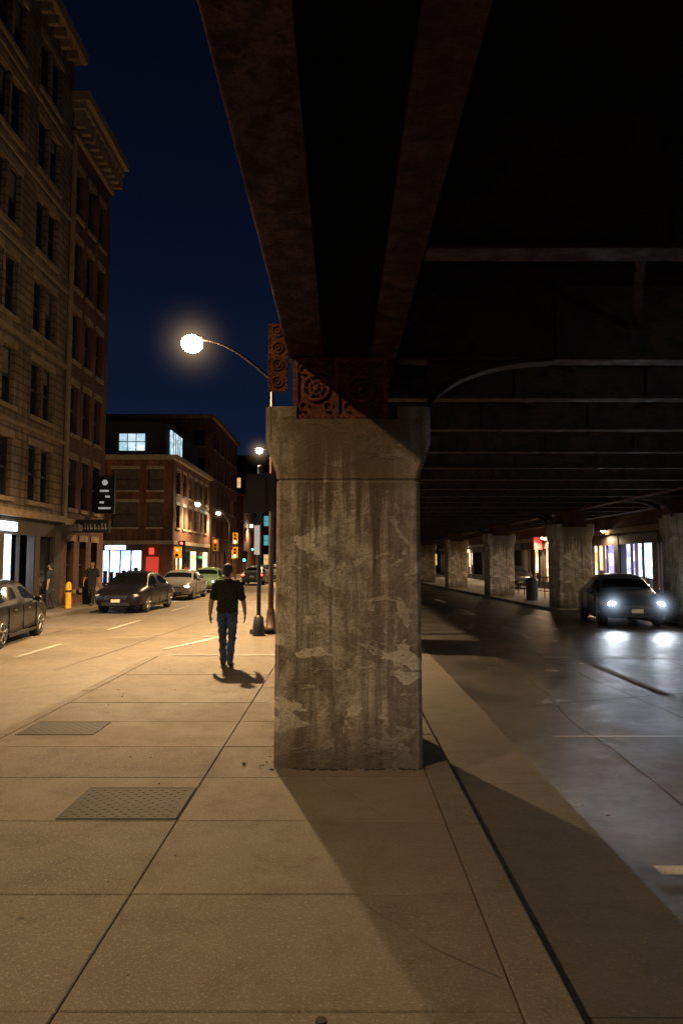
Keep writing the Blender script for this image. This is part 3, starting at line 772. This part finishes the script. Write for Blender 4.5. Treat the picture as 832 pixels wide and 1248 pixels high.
car('sedan_car',(-8.4,71,RZ),0,c_gray,tl=m_red); car('sedan_car',(-6.1,64,RZ),0,c_gray,tl=m_red); car('sedan_car',(-8.3,86,RZ),0,c_wh,tl=m_red); car('sedan_car',(-5.4,82,RZ),0,c_wh,tl=m_red); car('sedan_car',(-6.9,55,RZ),0,c_gray,tl=m_red)
car('sedan_car',(8.8,21.9,RZ),R(180-9),c_blue,hl=m_hon,lights=110,H=1.5)
# unseen car added behind the camera so its headlights brighten the underpass
car('sedan_car',(5.2,-7.5,RZ),0,c_gray,hl=m_hon2,lights=420)
car('parked_car',(11.2,45,0),R(180),c_dark,hl=m_hoff)

# ------------------------------------------------------------------ people
def person(name,loc,rz,shirt,pants,skin,hair,shoe,stride=.16,sc=1.0,vox=.0085):
    P=[]
    def cap(p0,p1,r0,r1,m,sy=1): P.append((Vector(p0),Vector(p1),r0,r1,m,sy))
    cap((-.045,0,.97),(-.05,0,1.14),.142,.130,0,.80); cap((.045,0,.97),(.05,0,1.14),.142,.130,0,.80)
    cap((-.05,0,1.14),(-.088,0,1.33),.132,.122,0,.88); cap((.05,0,1.14),(.088,0,1.33),.132,.122,0,.88)
    cap((-.088,0,1.33),(-.165,-.005,1.425),.118,.064,0,.9); cap((.088,0,1.33),(.165,-.005,1.425),.118,.064,0,.9)
    cap((0,0,1.30),(0,-.005,1.46),.12,.072,0,.9)
    cap((-.16,0,1.43),(.16,0,1.43),.052,.052,0)
    cap((0,-.008,1.44),(0,.008,1.56),.060,.056,2); 
    cap((0,.012,1.635),(0,.014,1.665),.078,.080,2,1.15); cap((0,.045,1.585),(0,.05,1.60),.045,.05,2)
    cap((0,.108,1.635),(0,.118,1.61),.010,.014,2)
    for s_ in (-1,1):
        cap((s_*.032,.092,1.645),(s_*.032,.093,1.645),.012,.012,5)
        cap((s_*.080,.0,1.645),(s_*.083,-.004,1.61),.015,.011,2)
    cap((-.02,.096,1.575),(.02,.096,1.575),.006,.006,6)
    cap((0,-.012,1.655),(0,-.004,1.685),.086,.085,3,1.16); cap((0,-.055,1.590),(0,-.05,1.65),.056,.062,3)
    cap((-.05,0,.93),(.05,0,.93),.118,.118,1,.88)
    L=[(-1,stride),(1,-stride)]
    for s_,d in L:
        hip=(s_*.085,0,.90)
        if d>0: knee=(s_*.088,d*.75,.50); ank=(s_*.075,d*.85,.115)
        else: knee=(s_*.088,d*.20,.49); ank=(s_*.075,d*1.35,.145)
        cap(hip,knee,.100,.070,1); cap(knee,((knee[0]+ank[0])/2,(knee[1]+ank[1])/2-.012,(knee[2]+ank[2])/2+.03),.070,.064,1)
        cap(((knee[0]+ank[0])/2,(knee[1]+ank[1])/2-.012,(knee[2]+ank[2])/2+.03),ank,.064,.060,1)
        if d>0: heel=(ank[0],ank[1]-.02,.05); toe=(ank[0]+s_*.02,ank[1]+.17,.042)
        else: heel=(ank[0],ank[1]-.03,.085); toe=(ank[0]+s_*.02,ank[1]+.15,.040)
        cap(heel,toe,.050,.040,4); cap(ank,heel,.045,.048,4)
        cap((toe[0]-s_*.015,toe[1]-.05,toe[2]),toe,.045,.037,4)
    for s_,d in ((-1,-.06),(1,.09)):
        sh=(s_*.195,-.005,1.405); el=(s_*.266,d*.5-.02,1.135); wr=(s_*.292,d+.03,.89)
        cap(sh,(s_*.244,d*.3-.012,1.18),.068,.068,0)
        cap(sh,el,.050,.043,2); cap(el,((el[0]+wr[0])/2,(el[1]+wr[1])/2,(el[2]+wr[2])/2+.04),.045,.042,2); cap(((el[0]+wr[0])/2,(el[1]+wr[1])/2,(el[2]+wr[2])/2+.04),wr,.042,.029,2)
        pa=(wr[0]-s_*.002,wr[1]+.012,wr[2]-.085)
        for o_ in (-.026,-.009,.009,.026):
            cap((wr[0],wr[1]+o_*.5,wr[2]-.015),(pa[0],pa[1]+o_,pa[2]),.019,.014,2)
        for q,(o_,ln) in enumerate(((.030,.066),(.010,.076),(-.010,.071),(-.030,.055))):
            b0=(pa[0],pa[1]+o_,pa[2]); b1=(pa[0]-s_*.006,pa[1]+o_*1.05+.004,pa[2]-ln*.5); b2=(pa[0]-s_*.022,pa[1]+o_*1.05+.010,pa[2]-ln*.95)
            cap(b0,b1,.0095,.009,2); cap(b1,b2,.009,.0078,2)
        t0=(wr[0]-s_*.004,wr[1]+.028,wr[2]-.035); t1=(wr[0]-s_*.02,wr[1]+.056,wr[2]-.068); t2=(wr[0]-s_*.028,wr[1]+.062,wr[2]-.098)
        cap(t0,t1,.013,.011,2); cap(t1,t2,.011,.009,2)
    mb=MB(name+'_t'); dm=m_blk
    for p0,p1,r0,r1,m_,sy in P:
        d=(p1-p0); Ln=max(d.length,1e-4); d=d/Ln
        pts=[];rad=[]
        for t in (0,30,60): a=R(t); pts.append(p0-d*(r0*math.cos(a))); rad.append(max(r0*math.sin(a),1e-3))
        pts.append(p0);rad.append(r0);pts.append(p1);rad.append(r1)
        for t in (60,30,0): a=R(t); pts.append(p1+d*(r1*math.cos(a))); rad.append(max(r1*math.sin(a),1e-3))
        st=len(mb.v); mb.tube(pts,rad,dm,14)
        if sy!=1:
            cy=(p0.y+p1.y)/2
            for i in range(st,len(mb.v)): v=mb.v[i]; mb.v[i]=(v[0],cy+(v[1]-cy)*sy,v[2])
    o=mb.build(); bm=bmesh.new(); bm.from_mesh(o.data); bmesh.ops.remove_doubles(bm,verts=bm.verts,dist=1e-5); bmesh.ops.recalc_face_normals(bm,faces=bm.faces); bm.to_mesh(o.data); bm.free()
    rm=o.modifiers.new('r','REMESH'); rm.mode='VOXEL'; rm.voxel_size=vox; rm.use_smooth_shade=True
    sm=o.modifiers.new('s','SMOOTH'); sm.iterations=2; sm.factor=.5
    bpy.context.view_layer.update()
    dg=bpy.context.evaluated_depsgraph_get(); nm=bpy.data.meshes.new_from_object(o.evaluated_get(dg)); bpy.data.objects.remove(o)
    nm.name=name
    nf=len(nm.polygons); C=np.empty(nf*3); nm.polygons.foreach_get('center',C); C=C.reshape(-1,3)
    best=np.full(nf,1e9); mi=np.zeros(nf,dtype=np.int32)
    for p0,p1,r0,r1,m_,sy in P:
        Q=C.copy(); cy=(p0.y+p1.y)/2; Q[:,1]=cy+(Q[:,1]-cy)/sy
        a=np.array(p0); ab=np.array(p1)-a; t=np.clip(((Q-a)@ab)/max(ab@ab,1e-9),0,1)
        dd=np.linalg.norm(Q-a-t[:,None]*ab,axis=1)-(r0+(r1-r0)*t)
        k=dd<best; best[k]=dd[k]; mi[k]=m_
    nm.materials.clear()
    for m_ in (shirt,pants,skin,hair,shoe,m_blk,m_lip): nm.materials.append(m_)
    nm.polygons.foreach_set('material_index',mi); nm.polygons.foreach_set('use_smooth',[True]*nf)
    nv=len(nm.vertices); V=np.empty(nv*3); nm.vertices.foreach_get('co',V); V=V.reshape(-1,3); N=np.empty(nv*3); nm.vertices.foreach_get('normal',N) ; N=N.reshape(-1,3)
    isc=np.zeros(nv,bool)
    li=np.empty(len(nm.loops),dtype=np.int32); nm.loops.foreach_get('vertex_index',li)
    lt_=np.empty(nf,dtype=np.int32); nm.polygons.foreach_get('loop_total',lt_)
    pm_=np.repeat(mi,lt_); isc[li[(pm_==0)|(pm_==1)]]=True; isc[li[pm_>1]]=False
    d=.006*np.sin(V[:,2]*38+V[:,0]*22+np.sin(V[:,1]*30)*1.5)+.004*np.sin(V[:,2]*71-V[:,0]*45+2*np.sin(V[:,1]*25))
    V+=N*(d*isc)[:,None]; nm.vertices.foreach_set('co',V.ravel()); nm.update()
    ob=bpy.data.objects.new(name,nm); COL.objects.link(ob); ob.location=loc; ob.rotation_euler=(0,0,rz); ob.scale=(sc,)*3
    return ob
m_lip=M('lips',(.35,.12,.1),.5)
m_skin=M('skin',(.34,.20,.135),.55,var=.1); m_hair=M('hair',(.014,.011,.009),.7,bmp=.6,bscale=120)
m_tee=M('black_tshirt',(.009,.009,.010),.9,bmp=.5,bscale=14); m_jean=M('blue_jeans',(.030,.055,.12),.85,var=.4,scale=8,bmp=.5,bscale=25); m_shoe=M('dark_shoes',(.03,.025,.022),.6)
m_coat=M('dark_coat',(.02,.018,.018),.9); m_trou=M('dark_trousers',(.025,.025,.03),.9)
person('walking_man',(-1.95,11.75,0.0),R(2),m_tee,m_jean,m_skin,m_hair,m_shoe,.13,.99)
person('pedestrian',(-10.05,27.6,0),R(180),m_coat,m_trou,m_skin,m_hair,m_shoe,.15,1.0,.012)
person('pedestrian',(-10.75,25.3,0),R(90),m_coat,m_trou,m_skin,m_hair,m_shoe,.08,.97,.012)

# ------------------------------------------------------------------ world
w=bpy.data.worlds.new('World'); S.world=w; w.use_nodes=True; nt=w.node_tree; bg=nt.nodes['Background']
tc=nt.nodes.new('ShaderNodeTexCoord'); sp=nt.nodes.new('ShaderNodeSeparateXYZ'); lk(nt,tc.outputs['Generated'],sp.inputs[0])
cr=nt.nodes.new('ShaderNodeValToRGB'); lk(nt,sp.outputs[2],cr.inputs[0])
e=cr.color_ramp.elements; e[0].position=0; e[0].color=(.008,.016,.040,1); e[1].position=.75; e[1].color=(.0010,.0015,.0045,1)
x=e.new(.22); x.color=(.0042,.0088,.026,1); x=e.new(.45); x.color=(.0021,.0040,.0130,1)
lk(nt,cr.outputs[0],bg.inputs[0]); bg.inputs[1].default_value=1

# ------------------------------------------------------------------ camera
cd=bpy.data.cameras.new('Camera'); cam=bpy.data.objects.new('Camera',cd); COL.objects.link(cam); S.camera=cam
cam.location=(0,0,1.8); cam.rotation_euler=(R(90+4.07),0,0)
cd.sensor_fit='VERTICAL'; cd.sensor_height=36; cd.sensor_width=36; cd.lens=23.94; cd.clip_end=1500; cd.clip_start=.05
S.view_settings.view_transform='Standard'; S.view_settings.look='None'; S.view_settings.exposure=0; S.view_settings.gamma=1
